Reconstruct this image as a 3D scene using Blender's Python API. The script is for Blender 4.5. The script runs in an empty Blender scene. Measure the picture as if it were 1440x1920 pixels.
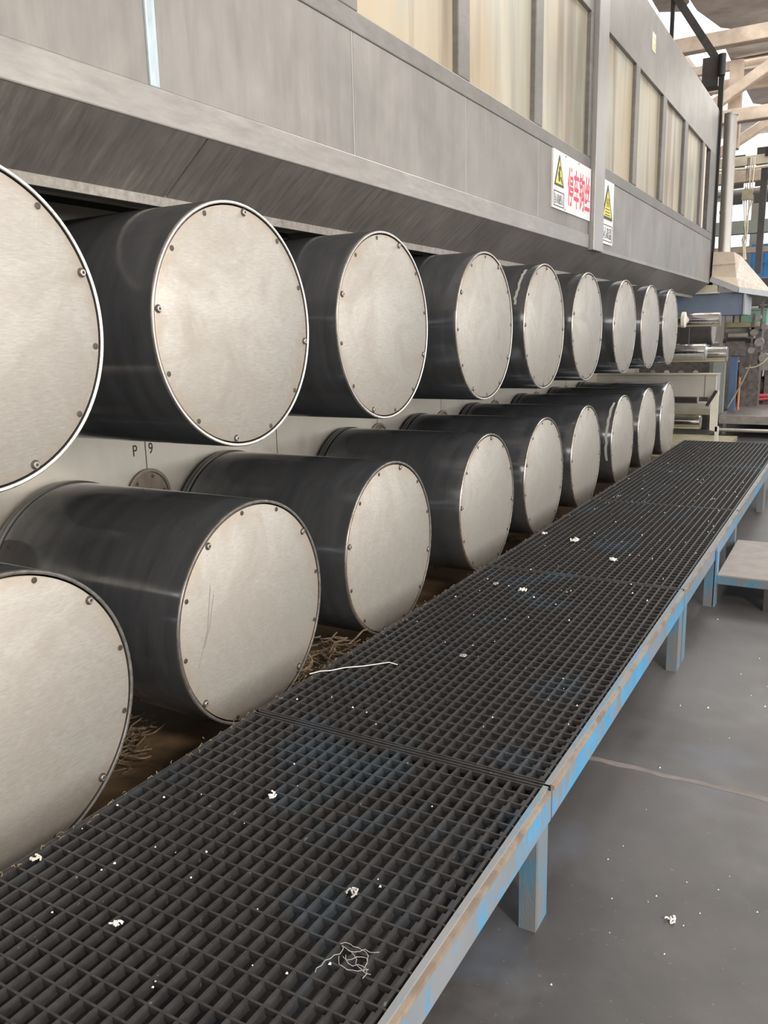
import bpy, math, random
from mathutils import Vector, Matrix

PI = math.pi
rnd = random.Random(7)
SC = bpy.context.scene
COL = SC.collection

# ------------------------------------------------------------------ helpers
class MB:
    def __init__(s):
        s.v, s.f, s.m = [], [], []
        s.cm = 0
    def add(s, vs, fs):
        b = len(s.v)
        s.v += [tuple(v) for v in vs]
        for f in fs:
            s.f.append([b + i for i in f]); s.m.append(s.cm)
        return s
    def box(s, x0, x1, y0, y1, z0, z1):
        vs = [(x0,y0,z0),(x1,y0,z0),(x1,y1,z0),(x0,y1,z0),(x0,y0,z1),(x1,y0,z1),(x1,y1,z1),(x0,y1,z1)]
        return s.add(vs, [(0,3,2,1),(4,5,6,7),(0,1,5,4),(1,2,6,5),(2,3,7,6),(3,0,4,7)])
    def hexa(s, a, b):
        """two quads (lists of 4 points) joined into a solid"""
        vs = list(a) + list(b)
        return s.add(vs, [(3,2,1,0),(4,5,6,7),(0,1,5,4),(1,2,6,5),(2,3,7,6),(3,0,4,7)])
    def prism(s, pts, vec):
        n = len(pts); v = Vector(vec)
        vs = [tuple(p) for p in pts] + [tuple(Vector(p) + v) for p in pts]
        return s.add(vs, [tuple(range(n-1,-1,-1)), tuple(range(n,2*n))] + [(i,(i+1)%n,n+(i+1)%n,n+i) for i in range(n)])
    def beam(s, p0, p1, w, h, up=(0,0,1)):
        p0, p1 = Vector(p0), Vector(p1); d = (p1-p0).normalized()
        sd = d.cross(Vector(up))
        if sd.length < 1e-4: sd = d.cross(Vector((0,1,0)))
        sd.normalize(); u = sd.cross(d)
        q = [sd*a*w/2 + u*b*h/2 for a, b in ((-1,-1),(1,-1),(1,1),(-1,1))]
        return s.hexa([p0+k for k in q], [p1+k for k in q])
    def ring(s, c, d, r, n):
        d = Vector(d).normalized()
        a = d.cross(Vector((0,0,1)))
        if a.length < 1e-3: a = d.cross(Vector((0,1,0)))
        a.normalize(); b = a.cross(d)
        return [Vector(c) + a*r*math.cos(2*PI*i/n) + b*r*math.sin(2*PI*i/n) for i in range(n)]
    def cyl(s, p0, p1, r, n=24, r1=None):
        p0, p1 = Vector(p0), Vector(p1); d = p1-p0
        A = s.ring(p0, d, r, n); B = s.ring(p1, d, r if r1 is None else r1, n)
        return s.add(A+B, [tuple(range(n)), tuple(range(2*n-1,n-1,-1))] + [(i, n+i, n+(i+1)%n, (i+1)%n) for i in range(n)])
    def tube(s, pts, r, n=8):
        pts = [Vector(p) for p in pts]; R = []
        for i, p in enumerate(pts):
            d = pts[min(i+1,len(pts)-1)] - pts[max(i-1,0)]
            R += s.ring(p, d, r, n)
        fs = []
        for k in range(len(pts)-1):
            fs += [(k*n+i, (k+1)*n+i, (k+1)*n+(i+1)%n, k*n+(i+1)%n) for i in range(n)]
        fs += [tuple(range(n)), tuple(range(len(pts)*n-1, len(pts)*n-n-1, -1))]
        return s.add(R, fs)
    def lathe(s, prof, n=96, close=False):
        """profile of (x, r) turned about the X axis"""
        vs, fs, idx = [], [], []
        for x, r in prof:
            if r < 1e-6: idx.append([len(vs)]); vs.append((x,0,0))
            else:
                idx.append(list(range(len(vs), len(vs)+n)))
                vs += [(x, r*math.cos(2*PI*i/n), r*math.sin(2*PI*i/n)) for i in range(n)]
        pr = list(zip(idx, idx[1:])) + ([(idx[-1], idx[0])] if close else [])
        for a, b in pr:
            for i in range(n):
                j = (i+1) % n
                if len(a) == 1 and len(b) == 1: continue
                if len(a) == 1: fs.append((a[0], b[j], b[i]))
                elif len(b) == 1: fs.append((a[i], a[j], b[0]))
                else: fs.append((a[i], a[j], b[j], b[i]))
        return s.add(vs, fs)
    def mesh(s, name, mats, smooth=None, bevel=0):
        me = bpy.data.meshes.new(name)
        me.from_pydata(s.v, [], s.f)
        for m in (mats if isinstance(mats, (list, tuple)) else [mats]): me.materials.append(m)
        for p, k in zip(me.polygons, s.m): p.material_index = k
        if smooth:
            for p in me.polygons: p.use_smooth = True
            try: me.set_sharp_from_angle(angle=math.radians(smooth))
            except Exception: pass
        me.update()
        return me
    def build(s, name, mats, parent=None, smooth=None, bevel=0, fix=True):
        me = s.mesh(name, mats, smooth)
        if fix:
            import bmesh
            bm = bmesh.new(); bm.from_mesh(me)
            bmesh.ops.recalc_face_normals(bm, faces=bm.faces)
            bm.to_mesh(me); bm.free()
        o = link(name, me, parent)
        if bevel:
            b = o.modifiers.new('Bevel', 'BEVEL'); b.width = bevel; b.segments = 2; b.limit_method = 'ANGLE'
        return o

def link(name, data, parent=None):
    o = bpy.data.objects.new(name, data); COL.objects.link(o)
    if parent is not None:
        o.parent = parent
        w = parent
        off = Vector((0,0,0))
        while w is not None:
            off += w.location; w = w.parent
        if data is not None and not o.get('local'):
            o.location = -off        # meshes are written in world coordinates
    return o

def tag(o, label=None, cat=None, group=None, kind=None):
    if label: o['label'] = label
    if cat: o['category'] = cat
    if group: o['group'] = group
    if kind: o['kind'] = kind
    return o

def thing(name, label, cat, loc=(0,0,0), group=None, kind=None):
    o = bpy.data.objects.new(name, None); COL.objects.link(o)
    o.location = loc; o.empty_display_size = .1
    return tag(o, label, cat, group, kind)

def localpart(name, me, parent, loc=(0,0,0), rot=None):
    o = bpy.data.objects.new(name, me); COL.objects.link(o)
    o.parent = parent; o.location = loc
    if rot: o.rotation_euler = rot
    return o

# ------------------------------------------------------------------ materials
class NT:
    def __init__(s, name):
        s.m = bpy.data.materials.new(name); s.m.use_nodes = True
        s.t = s.m.node_tree; s.n = s.t.nodes
        s.b = s.n['Principled BSDF']
    def new(s, t, **kw):
        k = s.n.new(t)
        for a, v in kw.items(): setattr(k, a, v)
        return k
    def link(s, a, b): s.t.links.new(a, b)
    def coords(s, scale=(1,1,1), kind='Object', rand=0):
        tc = s.new('ShaderNodeTexCoord'); mp = s.new('ShaderNodeMapping')
        mp.inputs['Scale'].default_value = scale
        s.link(tc.outputs[kind], mp.inputs['Vector'])
        out = mp.outputs[0]
        if rand:
            oi = s.new('ShaderNodeObjectInfo'); mu = s.new('ShaderNodeMath', operation='MULTIPLY')
            mu.inputs[1].default_value = rand; s.link(oi.outputs['Random'], mu.inputs[0])
            ad = s.new('ShaderNodeVectorMath', operation='ADD')
            s.link(out, ad.inputs[0]); s.link(mu.outputs[0], ad.inputs[1]); out = ad.outputs[0]
        return out
    def noise(s, vec, scale=5, detail=4, rough=.6, dist=0):
        k = s.new('ShaderNodeTexNoise')
        k.inputs['Scale'].default_value = scale; k.inputs['Detail'].default_value = detail
        k.inputs['Roughness'].default_value = rough; k.inputs['Distortion'].default_value = dist
        s.link(vec, k.inputs['Vector']); return k.outputs['Fac']
    def ramp(s, fac, stops, interp='LINEAR'):
        k = s.new('ShaderNodeValToRGB'); k.color_ramp.interpolation = interp
        e = k.color_ramp.elements
        while len(e) < len(stops): e.new(.5)
        for a, (p, c) in zip(e, stops):
            a.position = p; a.color = (c[0], c[1], c[2], 1) if hasattr(c, '__len__') else (c,c,c,1)
        s.link(fac, k.inputs[0]); return k.outputs[0]
    def mix(s, fac, a, b, blend='MIX'):
        k = s.new('ShaderNodeMix', data_type='RGBA', blend_type=blend)
        for sock, v in ((k.inputs[0], fac), (k.inputs[6], a), (k.inputs[7], b)):
            if isinstance(v, bpy.types.NodeSocket): s.link(v, sock)
            elif hasattr(v, '__len__'): sock.default_value = (*v[:3], 1)
            else: sock.default_value = v
        return k.outputs[2]
    def set(s, **kw):
        for a, v in kw.items():
            i = s.b.inputs[a.replace('_', ' ')]
            if isinstance(v, bpy.types.NodeSocket): s.link(v, i)
            elif hasattr(v, '__len__'): i.default_value = (*v[:3], 1)
            else: i.default_value = v
        return s
    def bump(s, h, strength=.2, dist=.01):
        k = s.new('ShaderNodeBump'); k.inputs['Strength'].default_value = strength; k.inputs['Distance'].default_value = dist
        s.link(h, k.inputs['Height']); s.link(k.outputs[0], s.b.inputs['Normal']); return s

def flat(name, c, rough=.6, metal=0.0, var=.25, scale=6, rand=0):
    t = NT(name); v = t.coords(rand=rand)
    n = t.noise(v, scale, 5, .65)
    col = t.mix(t.ramp(n, [(.3, 0.0), (.75, 1.0)]), [x*(1-var) for x in c], [min(1, x*(1+var)) for x in c])
    t.set(Base_Color=col, Roughness=rough, Metallic=metal)
    t.bump(n, .08, .004)
    return t.m

def brushed(name, c, metal, rough, streak=(1,1,1), sscale=18, var=.15, blot=.2, dirt=None, rand=0, bump=.05):
    """metal sheet with streaks along one axis and soft blotches"""
    t = NT(name)
    v = t.coords(streak, rand=rand); v2 = t.coords(rand=rand)
    n1 = t.noise(v, sscale, 6, .7); n2 = t.noise(v2, 2.2, 4, .6, .4)
    k1 = t.mix(t.ramp(n1, [(.3, 0.), (.7, 1.)]), [x*(1-var) for x in c], [min(1,x*(1+var)) for x in c])
    col = t.mix(t.ramp(n2, [(.35, 0.), (.7, blot)]), k1, [x*.55 for x in c])
    if dirt:
        n3 = t.noise(v, sscale*.45, 5, .7, .2)
        col = t.mix(t.ramp(n3, [(.55, 0.), (.8, .6)]), col, dirt)
    rr = t.ramp(n1, [(.2, max(.03, rough-.1)), (.8, min(1, rough+.1))])
    t.set(Base_Color=col, Roughness=rr, Metallic=metal)
    t.bump(n1, bump, .002)
    return t.m

def painted(name, paint, under, rough=.5, cover=.5, streak=(1,1,1), scale=14):
    t = NT(name)
    v = t.coords(streak); n1 = t.noise(v, scale, 8, .72, .3); n2 = t.noise(t.coords(), 3, 3, .5)
    mx = t.new('ShaderNodeMath', operation='ADD'); t.link(n1, mx.inputs[0])
    ml = t.new('ShaderNodeMath', operation='MULTIPLY'); t.link(n2, ml.inputs[0]); ml.inputs[1].default_value = .6
    t.link(ml.outputs[0], mx.inputs[1])
    fac = t.ramp(mx.outputs[0], [(cover+.22, 0.), (cover+.38, 1.)])
    pc = t.mix(t.ramp(n1, [(.3,0.),(.7,1.)]), [x*.72 for x in paint], [min(1,x*1.2) for x in paint])
    uc = t.mix(n2, [x*.7 for x in under], [x*1.3 for x in under])
    t.set(Base_Color=t.mix(fac, pc, uc), Roughness=rough)
    t.bump(fac, .25, .003)
    return t.m

M = {}
# stainless end plates: turned scratches, smears, slight grease round the edge
def plate_mat():
    t = NT('stainless_plate')
    v = t.coords(rand=40); 
    sc = t.noise(t.coords((1,1.5,9), rand=13), 22, 6, .75, .6)
    sm = t.noise(v, 4.5, 5, .62, 1.2); big = t.noise(v, 1.6, 3, .5)
    base = t.mix(t.ramp(sc, [(.35,0.),(.7,1.)]), (.345,.328,.295), (.455,.435,.395))
    base = t.mix(t.ramp(sm, [(.42,0.),(.72,.6)]), base, (.30,.27,.235))
    # rusty grease where the plate meets the rim
    ge = t.new('ShaderNodeTexCoord'); ln = t.new('ShaderNodeVectorMath', operation='LENGTH')
    t.link(ge.outputs['Object'], ln.inputs[0])
    ad = t.new('ShaderNodeMath', operation='MULTIPLY_ADD'); t.link(sm, ad.inputs[0]); ad.inputs[1].default_value = .14; ad.inputs[2].default_value = -.07
    a2 = t.new('ShaderNodeMath', operation='ADD'); t.link(ln.outputs['Value'], a2.inputs[0]); t.link(ad.outputs[0], a2.inputs[1])
    edge = t.ramp(a2.outputs[0], [(.345,0.),(.40,.55)])
    base = t.mix(edge, base, (.36,.29,.22))
    rr = t.ramp(sm, [(.3,.42),(.75,.60)])
    t.set(Base_Color=base, Metallic=.45, Roughness=rr)
    t.bump(sc, .06, .002)
    return t.m
M['plate'] = plate_mat()
def shell_mat():
    t = NT('blackened_roller_steel')
    v = t.coords((6,1,1), rand=9); n = t.noise(v, 3, 5, .6, .3)
    ring = t.noise(t.coords((40,.6,.6), rand=9), 2, 4, .7)
    sm = t.noise(t.coords(rand=21), 5, 5, .65, .8)
    c = t.mix(t.ramp(n, [(.3,0.),(.7,1.)]), (.092,.096,.103), (.145,.149,.156))
    c = t.mix(t.ramp(ring, [(.6,0.),(.85,.4)]), c, (.2,.2,.205))
    rr = t.ramp(sm, [(.35,.09),(.75,.22)])
    t.set(Base_Color=c, Metallic=.7, Roughness=rr)
    t.bump(ring, .03, .002)
    return t.m
M['shell'] = shell_mat()
M['rim'] = brushed('worn_bright_rim', (.55,.52,.48), .9, .3, sscale=30, var=.12)
M['collar'] = flat('oily_black_collar', (.06,.058,.055), .35, .6)
M['screw'] = flat('dull_screw_steel', (.42,.40,.37), .4, .8)
M['grease'] = flat('dark_grease', (.045,.038,.03), .45)
M['hood'] = brushed('grey_oven_sheet', (.28,.264,.245), .45, .46, streak=(1,5,.7), sscale=4, var=.12, blot=.6, dirt=(.17,.155,.14))
M['hood_band'] = brushed('scuffed_oven_edge', (.31,.295,.275), .45, .42, streak=(1,1,5), sscale=7, var=.2, blot=.4, dirt=(.27,.24,.2))
M['hood_rail'] = brushed('grimy_oven_rail', (.21,.20,.185), .45, .5, streak=(1,1,3), sscale=9, var=.2, blot=.5, dirt=(.15,.13,.115))
M['post'] = brushed('steel_post', (.36,.35,.34), .5, .4, streak=(1,6,.5), sscale=8, var=.1)
M['soffit'] = brushed('sooty_soffit_sheet', (.20,.182,.165), .4, .5, streak=(1,7,1), sscale=6, var=.3, blot=.6, dirt=(.08,.065,.055))
M['lip'] = brushed('flaking_soffit_lip', (.30,.28,.25), .4, .55, streak=(1,3,3), sscale=14, var=.35, blot=.5, dirt=(.07,.06,.05))
M['strip'] = brushed('pale_blue_seam_strip', (.52,.62,.68), .5, .35, streak=(1,2,.6), sscale=10, var=.2, blot=.3)
M['dark'] = flat('blackened_steel', (.035,.033,.032), .55, .3)
M['steel_dark'] = flat('dark_grey_steel', (.075,.07,.068), .5, .4)
M['inside'] = flat('oven_interior', (.10,.09,.08), .8)
M['panel'] = brushed('satin_machine_panel', (.54,.505,.435), .6, .38, streak=(1,1.5,1), sscale=5, var=.06, blot=.15)
M['hatch'] = brushed('rusty_hatch_plate', (.20,.16,.125), .5, .5, streak=(1,1,.4), sscale=12, var=.35, blot=.5, dirt=(.12,.085,.06))
M['seam'] = flat('dark_seam', (.06,.055,.05), .6)
M['ink'] = flat('black_marker_ink', (.02,.02,.02), .6, var=.1)
def pane_mat():
    t = NT('grimy_window_glass')
    n1 = t.noise(t.coords((1,1.3,.14), rand=31), 2.4, 5, .55, .6); n2 = t.noise(t.coords((1,.7,.3), rand=17), 1.5, 3, .5)
    n3 = t.noise(t.coords((1,1.5,.10), rand=5), 3.0, 4, .5, .3); n4 = t.noise(t.coords((1,1.2,1.2), rand=9), 1.3, 3, .5)
    c = t.mix(t.ramp(n1, [(.32,0.),(.66,1.)]), (.22,.205,.155), (.43,.41,.33))
    c = t.mix(t.ramp(n2, [(.42,0.),(.60,.75)]), c, (.42,.33,.215))
    c = t.mix(t.ramp(n4, [(.52,0.),(.66,.55)]), c, (.30,.335,.30))
    c = t.mix(t.ramp(n3, [(.52,0.),(.66,.75)]), c, (.16,.125,.09))
    t.set(Base_Color=c, Roughness=t.ramp(n1, [(.3,.35),(.7,.55)]))
    return t.m
M['pane'] = pane_mat()
M['white'] = flat('sign_white', (.66,.65,.64), .4, var=.04)
M['yellow'] = flat('sign_yellow', (.66,.60,.07), .45, var=.06)
M['black'] = flat('sign_black', (.035,.035,.03), .5, var=.1)
M['red'] = flat('sign_red', (.62,.045,.10), .5, var=.08)
M['sticker'] = flat('faded_yellow_sticker', (.62,.60,.22), .5)
# walkway
def grate_mat():
    t = NT('dirty_grating_steel')
    v = t.coords(); n = t.noise(v, 26, 5, .7); b = t.noise(v, 2.3, 4, .6, .6); w = t.noise(v, 55, 3, .6)
    c = t.mix(t.ramp(n, [(.3,0.),(.75,1.)]), (.022,.021,.022), (.056,.054,.054))
    c = t.mix(t.ramp(b, [(.56,0.),(.72,.5)]), c, (.045,.085,.12))
    c = t.mix(t.ramp(w, [(.68,0.),(.76,.6)]), c, (.26,.245,.22))
    t.set(Base_Color=c, Roughness=.5, Metallic=.25)
    t.bump(n, .3, .003); return t.m
M['grate'] = grate_mat()
M['blue'] = painted('chipped_blue_paint', (.065,.28,.50), (.17,.185,.20), .45, .475, streak=(1,1.2,.5), scale=13)
M['blue_leg'] = painted('faded_blue_leg_paint', (.085,.215,.32), (.15,.155,.16), .5, .46, streak=(1.5,1.5,.4), scale=12)
M['edge'] = painted('bare_edge_strip', (.30,.24,.18), (.17,.13,.10), .5, .5, scale=12)
M['edge_blue'] = painted('worn_blue_edge', (.12,.25,.37), (.20,.21,.22), .5, .44, scale=30)
M['step'] = flat('dusty_step_plate', (.30,.275,.255), .75, var=.15, scale=9)
def floor_mat():
    t = NT('worn_concrete_floor')
    v = t.coords(); a = t.noise(v, .9, 5, .6, .5); b = t.noise(v, 3.5, 6, .65); d = t.noise(v, 60, 3, .6)
    c = t.mix(t.ramp(a, [(.32,0.),(.68,1.)]), (.045,.043,.043), (.102,.098,.097))
    c = t.mix(t.ramp(b, [(.5,0.),(.8,.5)]), c, (.138,.132,.131))
    c = t.mix(t.ramp(t.noise(t.coords((1.1,1.4,1)), 1.3, 3, .5), [(.60,0.),(.72,.38)]), c, (.12,.155,.22))
    c = t.mix(t.ramp(d, [(.66,0.),(.74,.35)]), c, (.26,.25,.235))
    t.set(Base_Color=c, Roughness=t.ramp(b, [(.3,.42),(.75,.62)]))
    t.bump(b, .12, .006); return t.m
M['floor'] = floor_mat()
def oil_mat():
    t = NT('oily_brown_tray')
    v = t.coords(); a = t.noise(v, 3.0, 6, .65, .9); b = t.noise(v, 11, 6, .7)
    c = t.mix(t.ramp(a, [(.3,0.),(.68,1.)]), (.035,.024,.017), (.22,.15,.085))
    c = t.mix(t.ramp(b, [(.58,0.),(.75,.6)]), c, (.33,.27,.18))
    t.set(Base_Color=c, Roughness=t.ramp(a, [(.3,.18),(.7,.5)]))
    t.bump(b, .4, .01); return t.m
M['oil'] = oil_mat()
M['fibre'] = flat('matted_brown_fibre', (.17,.125,.08), .9, var=.7, scale=30)
M['lint'] = flat('white_lint', (.78,.77,.72), .9, var=.1)
M['lint_grey'] = flat('grey_fibre_wisp', (.38,.37,.35), .9, var=.15)
# far machines and building
M['chrome'] = brushed('polished_chrome', (.78,.77,.76), 1.0, .14, streak=(6,1,1), sscale=6, var=.06, blot=.1, bump=.02)
M['trough'] = brushed('stainless_trough', (.52,.50,.45), .6, .38, sscale=6, var=.07, blot=.15)
M['cream'] = flat('chipped_cream_paint', (.72,.68,.58), .6, var=.1)
M['slate'] = flat('slate_blue_sheet', (.17,.215,.30), .5, var=.1)
M['rimgrey'] = flat('pale_grey_flange', (.42,.44,.45), .5, var=.12)
M['cloth'] = flat('beige_canvas', (.58,.49,.39), .9, var=.1, scale=5)
M['cloth2'] = brushed('creased_canvas', (.50,.44,.38), 0, .9, streak=(4,2,1), sscale=7, var=.25, blot=.3)
M['pipe'] = brushed('galvanised_duct', (.47,.45,.42), .6, .42, streak=(4,4,.4), sscale=6, var=.12)
M['green'] = flat('sea_green_enamel', (.20,.36,.28), .5, var=.12)
M['olive'] = flat('greasy_olive_beam', (.34,.31,.20), .5, var=.3)
M['mach'] = flat('greasy_machine_iron', (.17,.15,.14), .5, .3, var=.45, scale=14)
M['machl'] = flat('worn_machine_grey', (.30,.28,.26), .5, .3, var=.3, scale=10)
M['bluepost'] = flat('deep_blue_column', (.10,.17,.29), .5, var=.2)
M['greycol'] = flat('grey_green_column', (.26,.285,.26), .55, var=.1)
M['redp'] = flat('red_pipe_paint', (.50,.07,.08), .5, var=.15)
M['orange'] = flat('orange_paint', (.60,.26,.12), .5)
M['concrete'] = brushed('flaking_concrete_beam', (.64,.52,.41), 0, .9, streak=(1,1,1), sscale=5, var=.2, blot=.5, dirt=(.36,.25,.19))
M['slab'] = flat('weathered_roof_slab', (.50,.42,.36), .9, var=.3, scale=1.6)
M['wall'] = flat('limewashed_wall', (.60,.57,.50), .9, var=.12, scale=1)
M['bluewall'] = flat('bright_blue_sheet', (.10,.42,.86), .5, var=.1)
M['conduit'] = flat('pale_crane_rail', (.55,.50,.40), .6, var=.25)
M['dust'] = flat('pale_floor_dust', (.19,.17,.16), .95, var=.25, scale=14)
M['rope'] = flat('pale_cord', (.66,.61,.50), .9, var=.15)
M['lampmetal'] = flat('lamp_housing', (.3,.3,.3), .4, .6)

# ------------------------------------------------------------------ camera
cam = bpy.data.cameras.new('camera'); co = bpy.data.objects.new('camera', cam); COL.objects.link(co)
R = Vector((.8677926, .4963922, -.0230373)); U = Vector((-.0837071, .1917194, .9778736)); F = Vector((-.4898255, .8466631, -.2079243))
mw = Matrix.Identity(4)
for i in range(3):
    mw[i][0] = R[i]; mw[i][1] = U[i]; mw[i][2] = -F[i]
mw[0][3], mw[1][3], mw[2][3] = 1.80717, 0, 1.66
co.matrix_world = mw
cam.sensor_fit = 'VERTICAL'; cam.sensor_height = 36; cam.lens = 28.6717
cam.clip_start = .02; cam.clip_end = 300
SC.camera = co

# ------------------------------------------------------------------ the hall
def struct(name, mb, mat, smooth=None):
    return tag(mb.build(name, mat, None, smooth), kind='structure')
FZ = .132                                   # floor level
struct('floor', MB().box(-14, 10, -9, 33, -.2, FZ), M['floor'])
struct('wall_back', MB().box(-14.2, 10.2, -9.2, -9, 0, 8.3), M['wall'])
struct('wall_left', MB().box(-14.2, -14, -9, 33, 0, 8.3), M['wall'])
wr = MB().box(10, 10.2, -9, 33, 0, 1.1).box(10, 10.2, -9, 33, 5.6, 8.3)
for y in (-9, -3.6, 1.8, 7.2, 12.6, 18.0, 23.4, 28.8, 32.4): wr.box(10, 10.2, y, y+.6, 1.1, 5.6)
struct('wall_right', wr, M['wall'])
wf = MB().box(-14, 10, 33, 33.2, 0, 4.6).box(-14, 10, 33, 33.2, 6.2, 6.6)
for x in (-9, -6, -1.95, 1, 4, 7): wf.box(x, x+.35, 33, 33.2, 4.6, 6.2)
struct('wall_far', wf, M['wall'])
bw = MB().box(-1.75, 8, 32.0, 32.08, 0, 4.55)
for i in range(24): bw.box(-1.7+i*.4, -1.66+i*.4, 31.96, 32.0, 0, 4.55)
for z in (1.2, 2.4, 3.2, 3.9): bw.box(-1.75, 8, 31.94, 31.97, z, z+.04)
bwo = bw.build('partition_wall', M['bluewall']); tag(bwo, kind='structure')
# roof: solid over the near hall with a skylight slot, broken slabs further on
struct('ceiling', MB().box(-14, .4, -9, 17, 8.3, 8.5).box(.4, 3, -9, 11.5, 8.3, 8.5).box(5.2, 10, -9, 17, 8.3, 8.5).box(3, 5.2, -9, -2, 8.3, 8.5).box(3,5.2,4.2,4.8,8.3,8.5).box(3,5.2,10.5,11.1,8.3,8.5), M['slab'])
struct('roof_slab', MB().box(.6, 10, 17, 33, 8.3, 8.5), M['slab'])
struct('roof_slab', MB().box(-14, -4.0, 17, 33, 8.3, 8.5), M['slab'])
def slab(pts):
    mb = MB(); mb.prism([(x, y, 8.3+rnd.uniform(0,.05)) for x, y in pts], (0,0,.14))
    struct('roof_slab', mb, M['slab'])
slab([(-1.9,17.4),(.6,17.4),(.6,22.2),(-.63,22.3),(-1.52,21.4),(-1.80,20.0)])
slab([(-2.45,17.2),(-1.95,17.2),(-1.85,19.4),(-2.1,19.9),(-2.5,19.6)])
slab([(-4.0,17.2),(-2.5,17.2),(-2.9,21.5),(-4.0,22.0)])
slab([(-1.62,22.9),(.6,22.9),(.6,25.4),(-.85,24.8),(-1.64,25.8)])
slab([(-1.63,26.8),(-.98,26.2),(.6,26.0),(.6,29.6),(-1.2,29.1),(-1.6,28.6)])
slab([(-4.0,23.5),(-2.6,23.2),(-2.5,27.0),(-4.0,27.6)])
slab([(-4.0,29.5),(.6,30.2),(.6,33),(-4.0,33)])

def truss(Y, parts):
    t = thing('roof_truss', None, None, (0, Y, 0), kind='structure')
    for nm, p0, p1, w, h in parts:
        mb = MB(); mb.beam(p0, p1, w, h)
        o = mb.build(nm, M['concrete'], t, bevel=.02)
    return t
truss(18, [('top_chord', (-13.9,18,7.05), (9.9,18,7.05), .25, .27), ('bottom_chord', (-13.9,18,5.66), (9.9,18,5.66), .25, .24),
           ('diagonal', (-1.55,18,5.62), (.95,18,7.06), .2, .2), ('diagonal', (-3.9,18,7.06), (-1.6,18,5.62), .2, .2),
           ('diagonal', (1.1,18,7.06), (3.5,18,5.62), .2, .2)])
truss(25, [('top_chord', (-13.9,25,8.0), (9.9,25,8.0), .25, .28), ('bottom_chord', (-13.9,25,5.62), (9.9,25,5.72), .25, .30),
           ('diagonal', (-3.0,25,5.75), (.9,25,7.9), .2, .24), ('diagonal', (1.0,25,7.9), (4.5,25,5.75), .2, .24)])
t = tag(MB().box(-.83, -.60, 18.3, 18.55, 5.15, 6.75).build('pillar', M['concrete']), kind='structure')
struct('trim_1', MB().beam((-13.9,24,8.2),(9.9,24,8.2),.2,.2), M['concrete'])
# dark boarding between the trusses and the far lintel
struct('partition', MB().box(-2.05,-1.52,27,27.08,5.25,6.6).box(-1.22,-.2,27,27.08,5.25,6.75), M['steel_dark'])
struct('lintel', MB().box(-4,6,26.4,26.7,4.36,4.72), M['greycol'])
struct('beam', MB().box(-4,6,28,28.2,3.96,4.12), M['concrete'])

# crane rail, pipe, cords and hanger post beyond the oven
cr = thing('crane_rail', 'pale horizontal rail slung across the hall beyond the oven', 'rail', (.6,14,4.12))
MB().box(-1.2,9.9,13.94,14.02,4.06,4.19).build('rail_web', M['conduit'], cr)
MB().tube([(-1.2,13.9,4.04),(.1,13.9,4.0),(1,13.9,4.03),(3,13.9,4.0),(9.9,13.9,4.05)], .022, 8).build('cable', M['rope'], cr)
MB().box(.36,.42,13.93,14.03,4.15,4.28).build('bracket', M['dark'], cr)
tag(MB().cyl((-13.98,22,4.75),(9.98,22,4.95),.085,16).build('pipe', M['pipe'], smooth=40), 'grey pipe running level under the far trusses', 'pipe')
hp = thing('hanger_post', 'dark steel post hanging down from the pale rail', 'post', (.35,14.05,2.5))
MB().box(.31,.40,14.03,14.12,2.5,4.12).build('shaft', M['steel_dark'], hp)
MB().beam((.36,14.07,3.95),(.62,14.07,3.6),.05,.05).build('brace', M['steel_dark'], hp)
cb = thing('cord_bundle', 'pale knotted cords hanging from the rail before the blue wall', 'cord', (.2,13.6,2.65))
for i in range(6):
    x = .17+.018*i; MB().tube([(x,13.6,4.1),(x+rnd.uniform(-.02,.02),13.6,3.5),(.2+rnd.uniform(-.03,.03),13.6,3.15),(.2+rnd.uniform(-.045,.045),13.6,2.95),(.2+rnd.uniform(-.04,.05),13.6,2.68)], .009, 6).build('strand', M['rope'], cb, smooth=60)
MB().box(.12,.26,13.57,13.63,3.52,3.66).build('pulley_block', M['olive'], cb)

# ------------------------------------------------------------------ rollers
def roller_meshes(Rd):
    L = .93
    sh = MB().lathe([(-L,.05),(-L,Rd-.004),(-L+.004,Rd),(-.006,Rd),(0,Rd-.003),(0,Rd-.011),(-.012,Rd-.0125)], 128)
    pl = MB().lathe([(-.01,Rd-.0165),(.0,Rd-.0165),(.0015,Rd-.019),(.0015,0)], 128)
    ri = MB().lathe([(-.002,Rd-.0115),(.0035,Rd-.0115),(.0045,Rd-.0095),(.0045,Rd-.003),(.001,Rd-.0005),(-.004,Rd-.0005)], 128)
    cl = MB().lathe([(-L-.045,.2),(-L-.045,Rd+.002),(-L-.04,Rd+.006),(-L-.012,Rd+.006),(-L-.006,Rd-.012),(-L+.001,Rd-.012)], 128)
    jo = MB().cyl((-1.001,0,0),(-L-.02,0,0),.19,48)
    return [('shell', sh.mesh('shell', M['shell'], 40)), ('end_plate', pl.mesh('end_plate', M['plate'], 40)),
            ('rim', ri.mesh('rim', M['rim'], 40)), ('collar', cl.mesh('collar', M['collar'], 40)), ('journal', jo.mesh('journal', M['collar'], 40))]
def fixn(me):
    import bmesh
    bm = bmesh.new(); bm.from_mesh(me); bmesh.ops.recalc_face_normals(bm, faces=bm.faces); bm.to_mesh(me); bm.free()
    for p in me.polygons: p.use_smooth = True
    try: me.set_sharp_from_angle(angle=math.radians(40))
    except Exception: pass
RU, RL = .40, .405
meshU, meshL = roller_meshes(RU), roller_meshes(RL)
for nm, me in meshU + meshL: fixn(me)
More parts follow.
